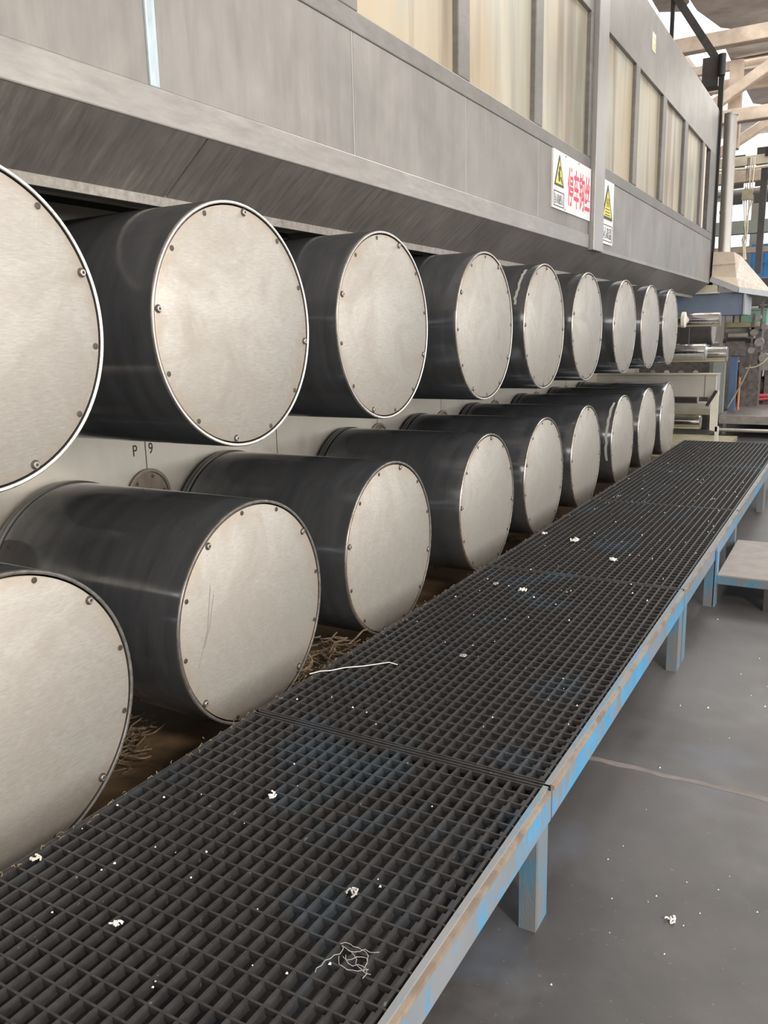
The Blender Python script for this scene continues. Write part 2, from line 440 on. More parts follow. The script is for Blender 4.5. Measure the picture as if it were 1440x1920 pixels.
# socket screw: greasy washer, bright collar, dark hole
ss = MB(); ss.cm = 0; ss.lathe([(0,.013),(.001,.013),(.001,0)], 20)
ss.cm = 1; ss.lathe([(.001,.0085),(.007,.0085),(.008,.0075),(.008,.0042),(.004,.0042)], 20)
ss.cm = 0; ss.lathe([(.0042,.0043),(.0042,0)], 20)
socket = ss.mesh('socket_screw', [M['grease'], M['screw']], 40); 
fs_ = MB(); fs_.lathe([(0,.0085),(.0012,.0085),(.0018,.006),(.0018,0)], 16)
flush = fs_.mesh('flush_screw', M['grease'], 40)
ORD = ['first', 'second', 'third', 'fourth', 'fifth', 'sixth', 'seventh', 'eighth', 'ninth']
def roller(y, z, Rd, meshes, label, group, phase):
    t = thing('drawing_roller', label, 'roller', (0, y, z), group)
    for nm, me in meshes: localpart(nm, me, t)
    for k in range(12):
        a = phase + k*PI/6; rr = Rd-.028
        me = socket if k % 3 == 0 else flush
        localpart('socket_screw' if k % 3 == 0 else 'screw', me, t, (.0015, rr*math.sin(a), rr*math.cos(a)))
    return t
UY = [1.207, 2.188, 3.179, 4.297, 5.287, 6.272, 7.415, 8.428, 9.406]
LY = [1.194, 2.193, 3.188, 4.338, 5.33, 6.329, 7.485, 8.49, 9.502]
up_lab = ['nearest upper roller, its scratched end plate cut off by the left edge',
 'second upper roller from the camera, wide clean end plate with dark screws',
 'third upper roller from the camera, pale plate above the cut between low rollers',
 'fourth upper roller from the camera, left of the one with peeling tape',
 'fifth upper roller from the camera, strip of peeling tape on its shell edge',
 'sixth upper roller from the camera, below the hot surface warning sign',
 'seventh upper roller from the camera, first of the three farthest upper ones',
 'eighth upper roller from the camera, between the seventh and the farthest',
 'farthest upper roller, standing next to the shiny chrome guide rollers']
lo_lab = ['nearest lower roller, big end plate cut off at the lower left',
 'second lower roller from the camera, thin dark streaks down its end plate',
 'third lower roller from the camera, nearest to the long white thread',
 'fourth lower roller from the camera, right of the one by the white thread',
 'fifth lower roller from the camera, under the fifth upper roller',
 'sixth lower roller from the camera, left of the one with torn tape',
 'seventh lower roller from the camera, torn pale tape round its shell',
 'eighth lower roller from the camera, one before the farthest lower one',
 'farthest lower roller, beside the small chrome rollers at the far end']
ups, los = [], []
for i in range(9):
    ups.append(roller(UY[i], 1.7096, RU, meshU, up_lab[i], 'upper row of drawing rollers', math.radians([-22, 8, 20, 28, 2, 15, 5, 22, 12][i])))
    los.append(roller(LY[i], .7086, RL, meshL, lo_lab[i], 'lower row of drawing rollers', math.radians([47, -38, 14, 6, 20, 3, 16, 9, 25][i])))
def tape(root, Rd, a0, a1, x0, x1):
    n = 14; mb = MB(); vo, vi = [], []
    for k in range(n+1):
        a = a0 + (a1-a0)*k/n; j = rnd.uniform(-.008,.008)
        for x in (x0+j, x1+j*.6):
            vo.append((x, (Rd+.004)*math.cos(a), (Rd+.004)*math.sin(a))); vi.append((x, (Rd-.001)*math.cos(a), (Rd-.001)*math.sin(a)))
    b = len(vo); fs = []
    for k in range(n):
        i = 2*k; fs += [(i,i+1,i+3,i+2), (b+i,b+i+2,b+i+3,b+i+1), (i,i+2,b+i+2,b+i), (i+1,b+i+1,b+i+3,i+3)]
    fs += [(0,b,b+1,1), (2*n,2*n+1,b+2*n+1,b+2*n)]
    mb.add(vo+vi, fs)
    me = mb.mesh('tape', M['lint_grey']); fixn(me)
    o = localpart('tape', me, root); o['label'] = 'torn pale tape stuck on the shell'
tape(ups[4], RU, math.radians(118), math.radians(160), -.075, -.06)
tape(los[6], RL, math.radians(120), math.radians(200), -.05, -.03)

sk = MB()
for (a, b, c_) in (((-.235,.165),(-.262,.02),(-.318,-.10)), ((-.222,.13),(-.250,.03),(-.285,-.04))):
    sk.tube([(.0025,a[0],a[1]),(.0025,b[0],b[1]),(.0025,c_[0],c_[1])], .0011, 5)
so = localpart('streak', sk.mesh('streak', M['machl']), los[1]); so['label'] = 'thin dark streaks down the plate'

# ------------------------------------------------------------------ machine panel behind the rollers
mp = thing('machine_casing', 'satin steel machine panel standing behind the two roller rows', 'machine panel', (-1.03,5.6,FZ))
MB().box(-1.06,-1.0,-1,12.2,FZ,2.30).build('sheet', M['panel'], mp)
for y in (1.69, 2.68, 3.665, 4.79, 5.78, 6.87, 7.97, 8.95):
    MB().box(-1.0,-.9985,y-.002,y+.002,.25,2.2).build('seam', M['seam'], mp)
for y in (1.70, 2.675, 4.79, 5.79, 6.87, 7.97, 8.95):
    h = MB(); h.lathe([(0,.135),(.012,.135),(.014,.128),(.014,.12),(.006,.118),(.006,0)], 48)
    me = h.mesh('hatch', M['hatch'], 40); fixn(me)
    ho = localpart('hatch', me, mp, (-1.0+1.03, y-5.6, .965-FZ))
    for k in range(6):
        a = k*PI/3+.3; localpart('bolt', flush, ho, (.006, .1*math.sin(a), .1*math.cos(a)))
MB().box(-1.0,-.995,-1,12.2,2.215,2.24).build('slot', M['dark'], mp)
MB().box(-1.0,-.975,-1,12.2,2.25,2.33).build('upper_rail', M['trough'], mp)

tray = tag(MB().box(-.99,.17,-.6,10.1,FZ,.16).build('drip_tray', M['oil']), 'oily brown drip tray on the floor beneath the lower rollers', 'tray')

# ------------------------------------------------------------------ text
def text_mesh(body, mat, y0, y1, z0, z1, x, thick=.0012, bold=0.0, stretch=True):
    cu = bpy.data.curves.new('txt', 'FONT'); cu.body = body; cu.size = 1; cu.extrude = 0; cu.offset = bold
    ob = bpy.data.objects.new('txt', cu); COL.objects.link(ob)
    dg = bpy.context.evaluated_depsgraph_get(); dg.update()
    me = bpy.data.meshes.new_from_object(ob.evaluated_get(dg))
    bpy.data.objects.remove(ob); bpy.data.curves.remove(cu)
    xs = [v.co.x for v in me.vertices] or [0,1]; ys = [v.co.y for v in me.vertices] or [0,1]
    a0, a1, b0, b1 = min(xs), max(xs), min(ys), max(ys)
    sx, sy = (y1-y0)/max(a1-a0,1e-6), (z1-z0)/max(b1-b0,1e-6)
    if not stretch: sx = sy = min(sx, sy)
    for v in me.vertices:
        v.co = (x+thick, y0+(v.co.x-a0)*sx, z0+(v.co.y-b0)*sy)
    me.materials.clear(); me.materials.append(mat)
    return me
def text_part(name, body, mat, parent, y0, y1, z0, z1, x, bold=0.0, stretch=True):
    return link(name, text_mesh(body, mat, y0, y1, z0, z1, x, bold=bold, stretch=stretch), parent)
text_part('marking', 'P', M['ink'], mp, 2.605, 2.63, 1.165, 1.215, -1.0)
text_part('marking', '9', M['ink'], mp, 2.70, 2.725, 1.165, 1.215, -1.0)

# ------------------------------------------------------------------ oven housing above
HX = -.1
ov = thing('oven_housing', 'long grey sheet metal oven with grimy windows above the rollers', 'oven', (HX,5.8,2.3))
MB().box(-2.6,-.165,-1.2,11.55,2.36,4.55).build('body', M['inside'], ov)
bays = [(-1.2,-.30),(-.28,.84),(.86,1.962),(2.0,3.125),(3.142,4.262),(4.276,5.412),(5.426,6.57)]
for a, b in bays: MB().box(-.165,HX-.004,a,b,2.415,2.892).build('lower_panel', M['hood'], ov, bevel=.004)
for a, b in [(6.85,7.93),(7.945,9.15),(9.162,10.39),(10.402,11.64),(11.652,12.5)]:
    MB().box(-.165,HX-.004,a,b,2.33,2.88).build('lower_panel', M['hood'], ov, bevel=.004)
for s in (1.981,):
    o = MB().box(-.15,HX+.004,s-.019,s+.019,2.415,2.892).build('seam_strip', M['strip'], ov, bevel=.003); o['label'] = 'pale blue-white strip between two lower panels'
for s in (3.1335, 4.269, 5.419): MB().box(-.15,HX-.006,s-.006,s+.006,2.415,2.9).build('seam_strip', M['post'], ov)
for s in (7.9375, 9.156, 10.396, 11.646): MB().box(-.15,HX-.006,s-.004,s+.004,2.33,2.88).build('seam_strip', M['post'], ov)
MB().box(-.165,HX+.006,-1.2,6.57,2.311,2.415).build('bottom_band', M['hood_band'], ov, bevel=.005)
MB().box(-.165,HX+.002,6.85,12.5,2.305,2.335).build('bottom_band', M['hood_band'], ov, bevel=.004)
MB().box(-.165,HX,-1.2,6.57,2.892,2.975).build('window_rail', M['hood_rail'], ov, bevel=.006)
MB().box(-.165,HX,6.85,12.5,2.88,2.972).build('window_rail', M['hood_rail'], ov, bevel=.006)
wins = [(-.2,.82),(.9,1.93),(2.03,3.04),(3.18,4.17),(4.315,5.325),(5.465,6.51),(6.91,7.92),(8.06,9.07),(9.24,10.25),(10.43,11.46)]
for a, b in wins:
    MB().box(-.15,-.135,a-.01,b+.01,2.965,3.98).build('window_pane', M['pane'], ov)
edges = [-1.2] + [w for ab in wins for w in ab] + [11.6]
for k in range(0, len(edges)-1, 2):
    a, b = edges[k], edges[k+1]
    if a < 6.57 < b: 
        MB().box(-.165,HX,a,6.57,2.975,3.97).build('mullion', M['hood_rail'], ov, bevel=.006)
        MB().box(-.165,HX,6.85,b,2.975,3.97).build('mullion', M['hood_rail'], ov, bevel=.006)
    else: MB().box(-.165,HX,a,b,2.975,3.97).build('mullion', M['hood_rail'], ov, bevel=.006)
MB().box(-.165,HX,12.06,12.5,2.972,3.97).build('mullion', M['hood_rail'], ov, bevel=.006)
MB().box(-.125,-.115,11.61,11.80,2.975,3.965).build('blind', M['cloth'], ov)
MB().box(-.165,HX-.002,-1.2,6.57,3.97,4.57).build('top_fascia', M['hood'], ov, bevel=.005)
MB().box(-.165,HX-.002,6.85,12.5,3.97,4.57).build('top_fascia', M['hood'], ov, bevel=.005)
MB().box(-.165,-.06,6.585,6.85,2.30,4.60).build('corner_post', M['post'], ov, bevel=.004)
MB().box(-.3,-.10,12.5,12.56,2.33,4.55).build('end_frame', M['dark'], ov)
MB().box(-2.6,-.2,12.42,12.5,4.3,4.55).build('end_beam', M['hood_rail'], ov)
# inclined soffit sheets with a lip
ys = [-1.2,-.12,1.05,2.204,3.36,4.52,5.68,6.84,8.0,9.15,10.3,11.45,12.5]
for a, b in zip(ys, ys[1:]):
    a += .004; b -= .004
    q = [(HX+.0,a,2.311),(HX+.0,b,2.311),(-.305,b,2.15),(-.305,a,2.15)]
    MB().hexa(q, [(x-.004,y,z+.012) for x,y,z in q]).build('soffit_sheet', M['soffit'], ov)
MB().box(-.318,-.305,-1.2,12.5,2.118,2.158).build('soffit_lip', M['lip'], ov)
MB().box(-.9,-.33,3.72,3.78,2.16,2.22).build('cross_rail', M['lip'], ov)
MB().box(-.9,-.33,6.84,6.90,2.16,2.22).build('cross_rail', M['lip'], ov)

# ------------------------------------------------------------------ signs on the oven
def tri_sign(root, ya, yb, zt, zb, x):
    """warning triangle: black border, yellow field"""
    yc = (ya+yb)/2
    MB().prism([(x,ya,zb),(x,yb,zb),(x,yb-.003,zb+.012),(x,yc+.006,zt),(x,yc-.006,zt),(x,ya+.003,zb+.012)], (.0015,0,0)).build('triangle_border', M['black'], root)
    k = (yb-ya)
    MB().prism([(x+.0015,ya+.115*k,zb+.075*k),(x+.0015,yb-.115*k,zb+.075*k),(x+.0015,yc,zt-.14*k)], (.001,0,0)).build('triangle_field', M['yellow'], root)
def box_frame(root, y0, y1, z0, z1, x, w=.006):
    MB().box(x,x+.0015,y0,y1,z0,z0+w).box(x,x+.0015,y0,y1,z1-w,z1).box(x,x+.0015,y0,y0+w,z0+w,z1-w).box(x,x+.0015,y1-w,y1,z0+w,z1-w).build('caption_frame', M['black'], root)
sx = HX+.008
s1 = thing('warning_sign', 'white machine hazard sign with yellow triangle, left of the red lettering', 'sign', (sx,5.8,2.51), 'signs on the oven')
MB().box(HX-.005,sx,5.672,5.928,2.511,2.889).build('board', M['white'], s1)
tri_sign(s1, 5.70, 5.905, 2.862, 2.66, sx)
g = MB()
for cy, cz, r in ((5.805,2.775,.018),(5.795,2.738,.021),(5.80,2.708,.018)): 
    g.prism([(sx+.0025,cy+r*math.cos(a*PI/8),cz+r*math.sin(a*PI/8)) for a in range(16)], (.001,0,0))
g.prism([(sx+.0025,5.822,2.725),(sx+.0025,5.84,2.728),(sx+.0025,5.868,2.685),(sx+.0025,5.86,2.68),(sx+.0025,5.835,2.70)], (.001,0,0))
g.build('gear_symbol', M['black'], s1)
box_frame(s1, 5.692, 5.915, 2.527, 2.627, sx)
text_part('caption', '当心机械伤人', M['black'], s1, 5.708, 5.90, 2.543, 2.61, sx, bold=.004)
s2 = thing('notice_sign', 'white sign with four red characters beside the corner post', 'sign', (sx,6.25,2.51), 'signs on the oven')
MB().box(HX-.005,sx,5.932,6.568,2.511,2.889).build('board', M['white'], s2)
text_part('lettering', '停车钩丝', M['red'], s2, 6.0, 6.548, 2.558, 2.825, sx, bold=.014)
for yy, zz in ((5.945,2.875),(6.25,2.877),(5.945,2.525)): MB().box(sx,sx+.002,yy-.005,yy+.005,zz-.005,zz+.005).build('rivet', M['grease'], s2)
s3 = thing('warning_sign', 'white hot surface warning sign with yellow triangle, right of the post', 'sign', (sx,7.05,2.38), 'signs on the oven')
MB().box(HX-.005,sx,6.862,7.258,2.383,2.878).build('board', M['white'], s3)
tri_sign(s3, 6.905, 7.225, 2.845, 2.575, sx)
g = MB()
for k in range(3):
    y = 7.035+.03*k
    g.tube([(sx+.003,y+.008*math.sin(i*1.3),2.675+.011*i) for i in range(7)], .0028, 5)
for k in range(3): g.box(sx+.0025,sx+.0035,7.0-.006*k,7.13+.006*k,2.652-.022*k,2.659-.022*k)
g.build('heat_symbol', M['black'], s3)
box_frame(s3, 6.89, 7.23, 2.405, 2.535, sx)
text_part('caption', '当心高温', M['black'], s3, 6.915, 7.205, 2.425, 2.515, sx, bold=.004)
st = thing('sticker', 'small yellow green sticker high on the oven fascia', 'sticker', (HX,8.52,4.22))
MB().box(HX-.002,HX+.002,8.455,8.60,4.222,4.38).build('label_sheet', M['white'], st)
MB().box(HX+.002,HX+.003,8.47,8.585,4.235,4.30).box(HX+.002,HX+.003,8.47,8.585,4.325,4.345).build('print', M['sticker'], st)

# ------------------------------------------------------------------ grated walkway in sections
WX0, WX1, ZT = .219, 1.202, .50
def walkway(y0, y1, legs, label):
    t = thing('walkway_section', label, 'walkway', ((WX0+WX1)/2, y0, FZ), 'grated walkway sections')
    g = MB()
    nx = 25
    for k in range(nx+1):
        x = WX0+.012+(WX1-WX0-.046)*k/nx
        g.box(x-.004,x+.004,y0+.012,y1-.012,ZT-.042,ZT-.001)
    n = int((y1-y0-.03)/.0475)
    for k in range(n+1):
        y = y0+.015+(y1-y0-.03)*k/n
        g.box(WX0+.01,WX1-.024,y-.0024,y+.0024,ZT-.014,ZT-.0005)
    g.build('grating', M['grate'], t)
    MB().box(WX0,WX1-.006,y0,y0+.006,ZT-.034,ZT).box(WX0,WX1-.006,y1-.006,y1,ZT-.034,ZT).box(WX0,WX0+.006,y0,y1,ZT-.034,ZT).build('banding', M['grate'], t)
    MB().box(WX1-.022,WX1-.008,y0,y1,ZT-.012,ZT+.001).box(WX1-.012,WX1-.006,y0,y1,ZT-.04,ZT-.012).build('edge_angle', M['edge_blue'], t)
    MB().box(WX1-.008,WX1+.003,y0+.01,y1-.01,ZT-.016,ZT-.004).build('edge_strip', M['edge'], t)
    MB().box(WX1-.006,WX1,y0,y1,ZT-.094,ZT-.016).box(WX1-.045,WX1-.006,y0,y1,ZT-.094,ZT-.088).build('side_beam', M['blue'], t)
    MB().box(WX0,WX0+.006,y0,y1,ZT-.10,ZT-.034).build('side_beam', M['steel_dark'], t)
    for yb in (y0+.1, (y0+y1)/2, y1-.1): MB().box(WX0+.006,WX1-.045,yb-.02,yb+.02,ZT-.086,ZT-.043).build('cross_beam', M['blue_leg'], t)
    for ly in legs:
        MB().box(WX1-.05,WX1-.004,ly,ly+.008,FZ,ZT-.08).box(WX1-.012,WX1-.003,ly+.008,ly+.085,FZ,ZT-.06).build('leg', M['blue_leg'], t)
    for ly in (y0+.02, y1-.1):
        MB().box(WX0+.006,WX0+.055,ly,ly+.008,FZ,ZT-.09).box(WX0+.006,WX0+.014,ly+.008,ly+.09,FZ,ZT-.09).build('leg', M['steel_dark'], t)
    return t
walkway(-.02, 1.887, [.03, 1.79], 'nearest grated walkway section, widest in view, with one thick blue leg')
walkway(1.896, 3.788, [3.696], 'second grated walkway section, crossed by the white thread')
walkway(3.797, 5.708, [3.806, 4.727, 5.62], 'third grated walkway section, where the low step plate adjoins')
walkway(5.717, 7.595, [7.503], 'fourth grated walkway section, dark weave beyond the step')
walkway(7.604, 9.317, [7.613, 9.225], 'farthest grated walkway section, ending before the white post')

stp = thing('step_platform', 'low dusty step plate on blue frame beside the walkway', 'step', (1.6,5.2,FZ))
MB().box(1.216,2.1,4.76,5.65,.309,.316).build('step_plate', M['step'], stp)
MB().box(1.216,2.1,4.755,4.765,.263,.309).build('side_beam', M['blue_leg'], stp)
MB().box(1.216,2.1,5.64,5.65,.263,.309).build('side_beam', M['blue_leg'], stp)
for x, y in ((1.46,4.77),(1.46,5.60),(2.05,4.77),(2.05,5.60)):
    MB().box(x,x+.046,y,y+.04,FZ,.309).build('leg', M['steel_dark'], stp)
lad = MB().box(1.205,1.214,4.73,4.81,FZ,.46).build('bracket', M['blue'], stp)

# ------------------------------------------------------------------ scraps, lint, thread
def scrap(x, y, z, s, label, mat, seed, cat='lint scrap', name='lint_scrap', group='lint scraps'):
    r = random.Random(seed); mb = MB()
    for k in range(4):
        a = r.uniform(0, 6.3); pts = []
        cx, cy, cz = r.uniform(-.3,.3)*s, r.uniform(-.3,.3)*s, .12*s
        for i in range(6):
            a += r.uniform(.4, 1.1); pts.append((x+cx+s*.32*math.cos(a), y+cy+s*.32*math.sin(a), z+cz+s*.12*(i%3)))
        mb.tube(pts, s*.085, 6)
    o = mb.build(name, mat, smooth=60)
    tag(o, label, cat, group); return o
scrap(0.590,0.978,ZT,.022,'bright white lint curl on the nearest grating, low left',M['lint'],1)
scrap(0.252,1.049,ZT,.026,'beige scrap caught on the walkway edge under the nearest roller',M['rope'],2)
scrap(0.477,4.453,ZT,.05,'largest white lint tuft far along the grating by the fourth lower roller',M['lint'],3)
scrap(0.788,4.143,ZT,.04,'white lint curl in the middle of the third grating section',M['lint'],4)
scrap(0.961,1.287,ZT,.024,'pale knotted lint on the nearest grating near its blue edge',M['lint_grey'],5)
scrap(0.545,3.448,ZT,.034,'round lint pellet on the second grating section',M['lint'],6)
scrap(0.396,3.489,ZT,.026,'small lint bit left of the round pellet',M['lint_grey'],7)
scrap(0.574,1.513,ZT,.026,'broken ring of white fibre near the first grating joint',M['lint'],8)
scrap(0.267,4.557,ZT,.03,'white sliver at the far rollers, on the inner grating edge',M['lint'],9)
scrap(0.631,2.600,ZT,.024,'grey fibre crumb mid grating beyond the thread',M['lint_grey'],10)
scrap(1.499,2.001,FZ,.026,'white plastic curl lying alone on the open floor',M['lint'],11)
scrap(0.849,4.830,FZ,.03,'white scraps under the walkway by the step',M['lint'],12)
scrap(1.018,3.774,FZ,.03,'pale scrap on the floor by the double walkway legs',M['lint_grey'],13)
scrap(.40,10.45,.19,.10,'white crumpled foil beyond the far walkway end',M['lint'],14)
w = MB()
for k in range(7):
    r = random.Random(60+k); a = r.uniform(-.6,.6); px, py = 1.04+r.uniform(-.03,.03), 1.13+r.uniform(-.02,.02); pts = []
    for i in range(9):
        pts.append((px, py, ZT+.001+.004*r.random())); a += r.uniform(-.9,.9); px += .010*math.cos(a); py += .012*math.sin(a)
    w.tube(pts, .0006, 5)
tag(w.build('fibre_wisp', M['lint_grey'], smooth=60), 'tangled grey fibre wisp on the nearest grating by the blue edge', 'fibre wisp')
tag(MB().tube([(.208,2.21,ZT+.002),(.23,2.243,ZT+.004),(.259,2.267,ZT+.003),(.295,2.31,ZT+.005),(.346,2.357,ZT+.003),(.415,2.419,ZT+.007),(.447,2.423,ZT+.002)], .0018, 6).build('thread', M['lint'], smooth=60),
    'long white thread lying across the grating edge by the third lower roller', 'thread')
# specks nobody could count
sp = MB(); r = random.Random(5)
for k in range(300):
    if k < 180: x, y, z = r.uniform(.24,1.16), r.uniform(.8,8.9), ZT
    else: x, y, z = r.uniform(1.25,2.4), r.uniform(1.5,7.4), FZ+.001
    s = r.uniform(.0012,.0032)*(1 if y < 3 else 1.5)
    sp.add([(x-s,y-s,z),(x+s,y-s*.5,z),(x+s*.4,y+s,z),(x,y,z+1.6*s)], [(0,2,1),(0,1,3),(1,2,3),(2,0,3)])
tag(sp.build('lint_specks', M['lint']), 'tiny white lint specks strewn over the grating and floor', 'lint', kind='stuff')
# matted fibres along the inner edge of the walkway
fm = MB(); r = random.Random(11)
for k in range(300):
    y = r.uniform(.6,9.2); x = .226+r.gauss(0,.009); a = r.uniform(0,6.3); pts = []
    L = r.uniform(.008,.022)
    for i in range(5):
        pts.append((x+L*i/4*math.cos(a)*.4, y+L*i/4*math.sin(a), ZT+.001+.008*math.sin(i*.9)*r.random())); a += r.uniform(-.7,.7)
    fm.tube(pts, r.uniform(.0006,.0015), 4)
tag(fm.build('edge_fibre', M['fibre'], smooth=60), 'frayed fibres matted along the inner walkway edge', 'fibre', kind='stuff')
# dusty joint across the concrete
dj = MB(); r = random.Random(21); A, B = [], []
for i in range(40):
    x = 1.06+i*.055; c_ = 2.745+r.uniform(-.006,.006); h = .006+.012*i/40+r.uniform(0,.008)
    A.append((x,c_-h,FZ+.0008)); B.append((x,c_+h*1.6,FZ+.0008))
for i in range(39):
    q = [A[i],A[i+1],B[i+1],B[i]]; dj.hexa([(x,y,FZ-.002) for x,y,z in q], q)
tag(dj.build('dust_streak', M['dust']), 'pale dusty joint line running across the bare floor', 'dust', kind='stuff')
def clump(cx, cy, cz, sx_, sy_, sz_, label, seed, n=60):
    r = random.Random(seed); mb = MB()
    for k in range(n):
        th, ph = r.uniform(0,6.3), r.random()
        x, y, z = cx+sx_*math.cos(th)*math.sqrt(r.random()), cy+sy_*math.sin(th)*math.sqrt(r.random()), cz+sz_*ph*(.4+.6*r.random())
        a, b = r.uniform(0,6.3), r.uniform(-.5,.5); pts = []
        for i in range(7):
            pts.append((x,y,max(cz+.003,z))); a += r.uniform(-.9,.9); b += r.uniform(-.5,.5)
            x += .022*math.cos(a); y += .022*math.sin(a); z += .012*math.sin(b)
        mb.tube(pts, r.uniform(.0015,.0045), 5)
    return tag(mb.build('fibre_clump', M['fibre'], smooth=60), label, 'fibre waste', 'fibre waste under the rollers')
clump(-.05,2.62,.16,.13,.20,.30,'matted brown fibre heap between the second and third lower rollers',3,330)
clump(-.55,1.85,.16,.16,.22,.12,'dark fibre waste on the tray between the two nearest lower rollers',4,170)
clump(-.1,3.75,.16,.10,.18,.10,'fibre waste on the tray before the fourth lower roller',5,50)

# ------------------------------------------------------------------ guide rollers and trough at the far end
tr = thing('steel_trough', 'beige stainless trough box beyond the farthest rollers', 'trough', (-.3,10.4,.88))
MB().box(-1.0,.39,10.25,10.55,.90,1.155).build('trough_body', M['trough'], tr, bevel=.004)
MB().box(-1.0,.395,10.235,10.56,1.155,1.168).build('top_flange', M['panel'], tr)
MB().box(.26,.266,10.246,10.25,.90,1.155).build('end_seam', M['seam'], tr)
wp = thing('end_post', 'cream white chipped post at the walkway end', 'post', (.41,10.3,0))
MB().prism([(.345,10.22,.52),(.43,10.22,.50),(.425,10.22,.98),(.37,10.22,.96),(.34,10.22,.86)], (0,.02,0)).build('plate', M['cream'], wp)
MB().box(.405,.445,10.22,10.26,.19,.56).build('post_leg', M['cream'], wp)
MB().beam((.30,10.215,.80),(.40,10.215,.98),.012,.035).build('strap', M['dark'], wp)
def groller(y, z, rr, x1, label, mat='chrome', x0=-1.0, cap=True):
    t = thing('guide_roller', label, 'roller', (x1, y, z), 'chrome guide rollers')
    me = MB().cyl((x0,y,z),(x1,y,z),rr,48).build('shell', M[mat], t, smooth=40)
    MB().cyl((x1,y,z),(x1+.012,y,z),rr*.93,48).build('end_cap', M['machl'] if mat != 'chrome' else M['rim'], t, smooth=40)
    return t
groller(10.9,1.797,.085,.29,'upper chrome guide roller under the slate blue box')
groller(10.62,1.415,.10,.19,'lower chrome guide roller nearest the farthest upper roller')
groller(11.35,1.365,.10,.335,'lower chrome guide roller jutting farthest to the right')
groller(11.9,1.50,.085,.02,'pale guide roller peeping above the lower chrome pair', 'trough')
groller(11.75,1.68,.20,.10,'thick dark roller between the upper and lower chrome ones', 'steel_dark')
groller(10.8,.83,.05,.10,'thin dark roller just below the trough', 'steel_dark')
groller(10.55,.575,.085,.185,'small chrome roller low beside the white post')
groller(11.3,.68,.085,.26,'pale low roller behind the small chrome roller', 'trough')
fl = thing('roller_bracket', 'white flange bracket between the upper chrome roller and last roller', 'bracket', (-.05,10.75,1.7))
MB().cyl((-.12,10.75,1.8),(-.08,10.75,1.8),.095,32).build('flange', M['cream'], fl, smooth=40)
MB().box(-.13,-.03,10.74,10.80,1.50,1.71).build('bracket_arm', M['dark'], fl)
wd = tag(MB().box(-.98,.40,10.12,12.5,FZ,.19).build('floor_plate', M['olive']), 'yellowish wet floor plate beyond the walkway end', 'floor plate')

# slate blue box, pale lit-looking plate and canopy at the oven end
sl = thing('blue_duct_box', 'slate blue sheet box under the far oven end', 'duct', (0,12.9,1.87))
MB().box(-1.6,.335,12.75,13.5,1.875,2.185).build('box_sheet', M['slate'], sl)
MB().box(.335,.36,12.72,13.5,1.875,2.2).build('corner_strip', M['rimgrey'], sl)
li = thing('lit_end_plate', 'pale plate under the far oven end, coloured to look lit', 'lintel', (-.4,12.65,2.2))
MB().box(-1.6,.0,12.6,12.72,2.185,2.29).build('web', M['conduit'], li)  # pale colour stands in for light on the oven's bottom plate
MB().box(-1.6,.02,12.58,12.74,2.175,2.187).build('flange', M['cream'], li)
ca = thing('canopy_hood', 'beige canvas covered exhaust hood beside the oven end', 'hood', (.25,13.2,2.15))
T = [(-.10,12.75,2.75),(.17,12.75,2.73),(.17,13.5,2.73),(-.10,13.5,2.75)]
Mi = [(-.10,12.7,2.41),(.225,12.7,2.385),(.30,13.6,2.40),(-.10,13.6,2.41)]
S = [(-.10,12.62,2.41),(.272,12.62,2.245),(.60,13.15,2.19),(.60,14.0,2.19),(-.10,14.0,2.3)]
mb = MB(); mb.cm = 0
mb.add(T, [(0,1,2,3)]); mb.add(T[:2]+Mi[:2], [(0,2,3,1)])
mb.add([Mi[0],Mi[1],S[1],S[0]], [(0,3,2,1)])
mb.cm = 1
mb.add([T[1],Mi[1],S[1],S[2],T[2]], [(0,1,2,3,4)])
mb.add([T[2],S[2],S[3],S[4],T[3]], [(0,1,2,3,4)]); mb.add([T[3],S[4],S[0],Mi[0],T[0]], [(0,1,2,3,4)])
mb.add(S, [(0,1,2,3,4)])
mb.build('canvas', [M['cloth'], M['cloth2']], ca)
MB().box(-.1,.205,12.70,12.712,2.56,2.575).build('fold', M['cloth2'], ca)
rm = MB()
for a, b in zip(S[:3], S[1:4]): rm.beam(Vector(a)-Vector((0,.02,.035)), Vector(b)-Vector((0,.02,.035)), .03, .075)
rm.build('rim_flange', M['rimgrey'], ca)
du = thing('exhaust_duct', 'tall round galvanised duct rising from the canvas hood', 'duct', (-.02,13.1,2.7))
MB().cyl((-.01,13.1,2.70),(-.03,13.1,4.62),.085,32).build('duct_tube', M['pipe'], du, smooth=40)
for z in (3.3, 4.59): MB().cyl((-.02,13.1,z),(-.02,13.1,z+.03),.089,32).build('joint_band', M['pipe'], du, smooth=40)
gp = thing('hoist_post', 'black steel hoist post at the far end of the oven', 'post', (-.13,12.85,2.19))
MB().box(-.17,-.105,12.8,12.87,2.19,5.30).build('post', M['dark'], gp)
MB().box(-.40,-.19,12.85,13.1,4.95,5.32).build('motor_box', M['steel_dark'], gp)
MB().cyl((-.14,12.8,5.05),(-.14,12.8,5.32),.05,20).build('motor', M['dark'], gp, smooth=40)
MB().beam((-1.3,12.95,6.95),(-.18,12.95,5.22),.07,.10).build('jib', M['steel_dark'], gp)
MB().beam((-.85,12.95,6.2),(-.85,12.95,5.6),.05,.05).build('hanger', M['dark'], gp)

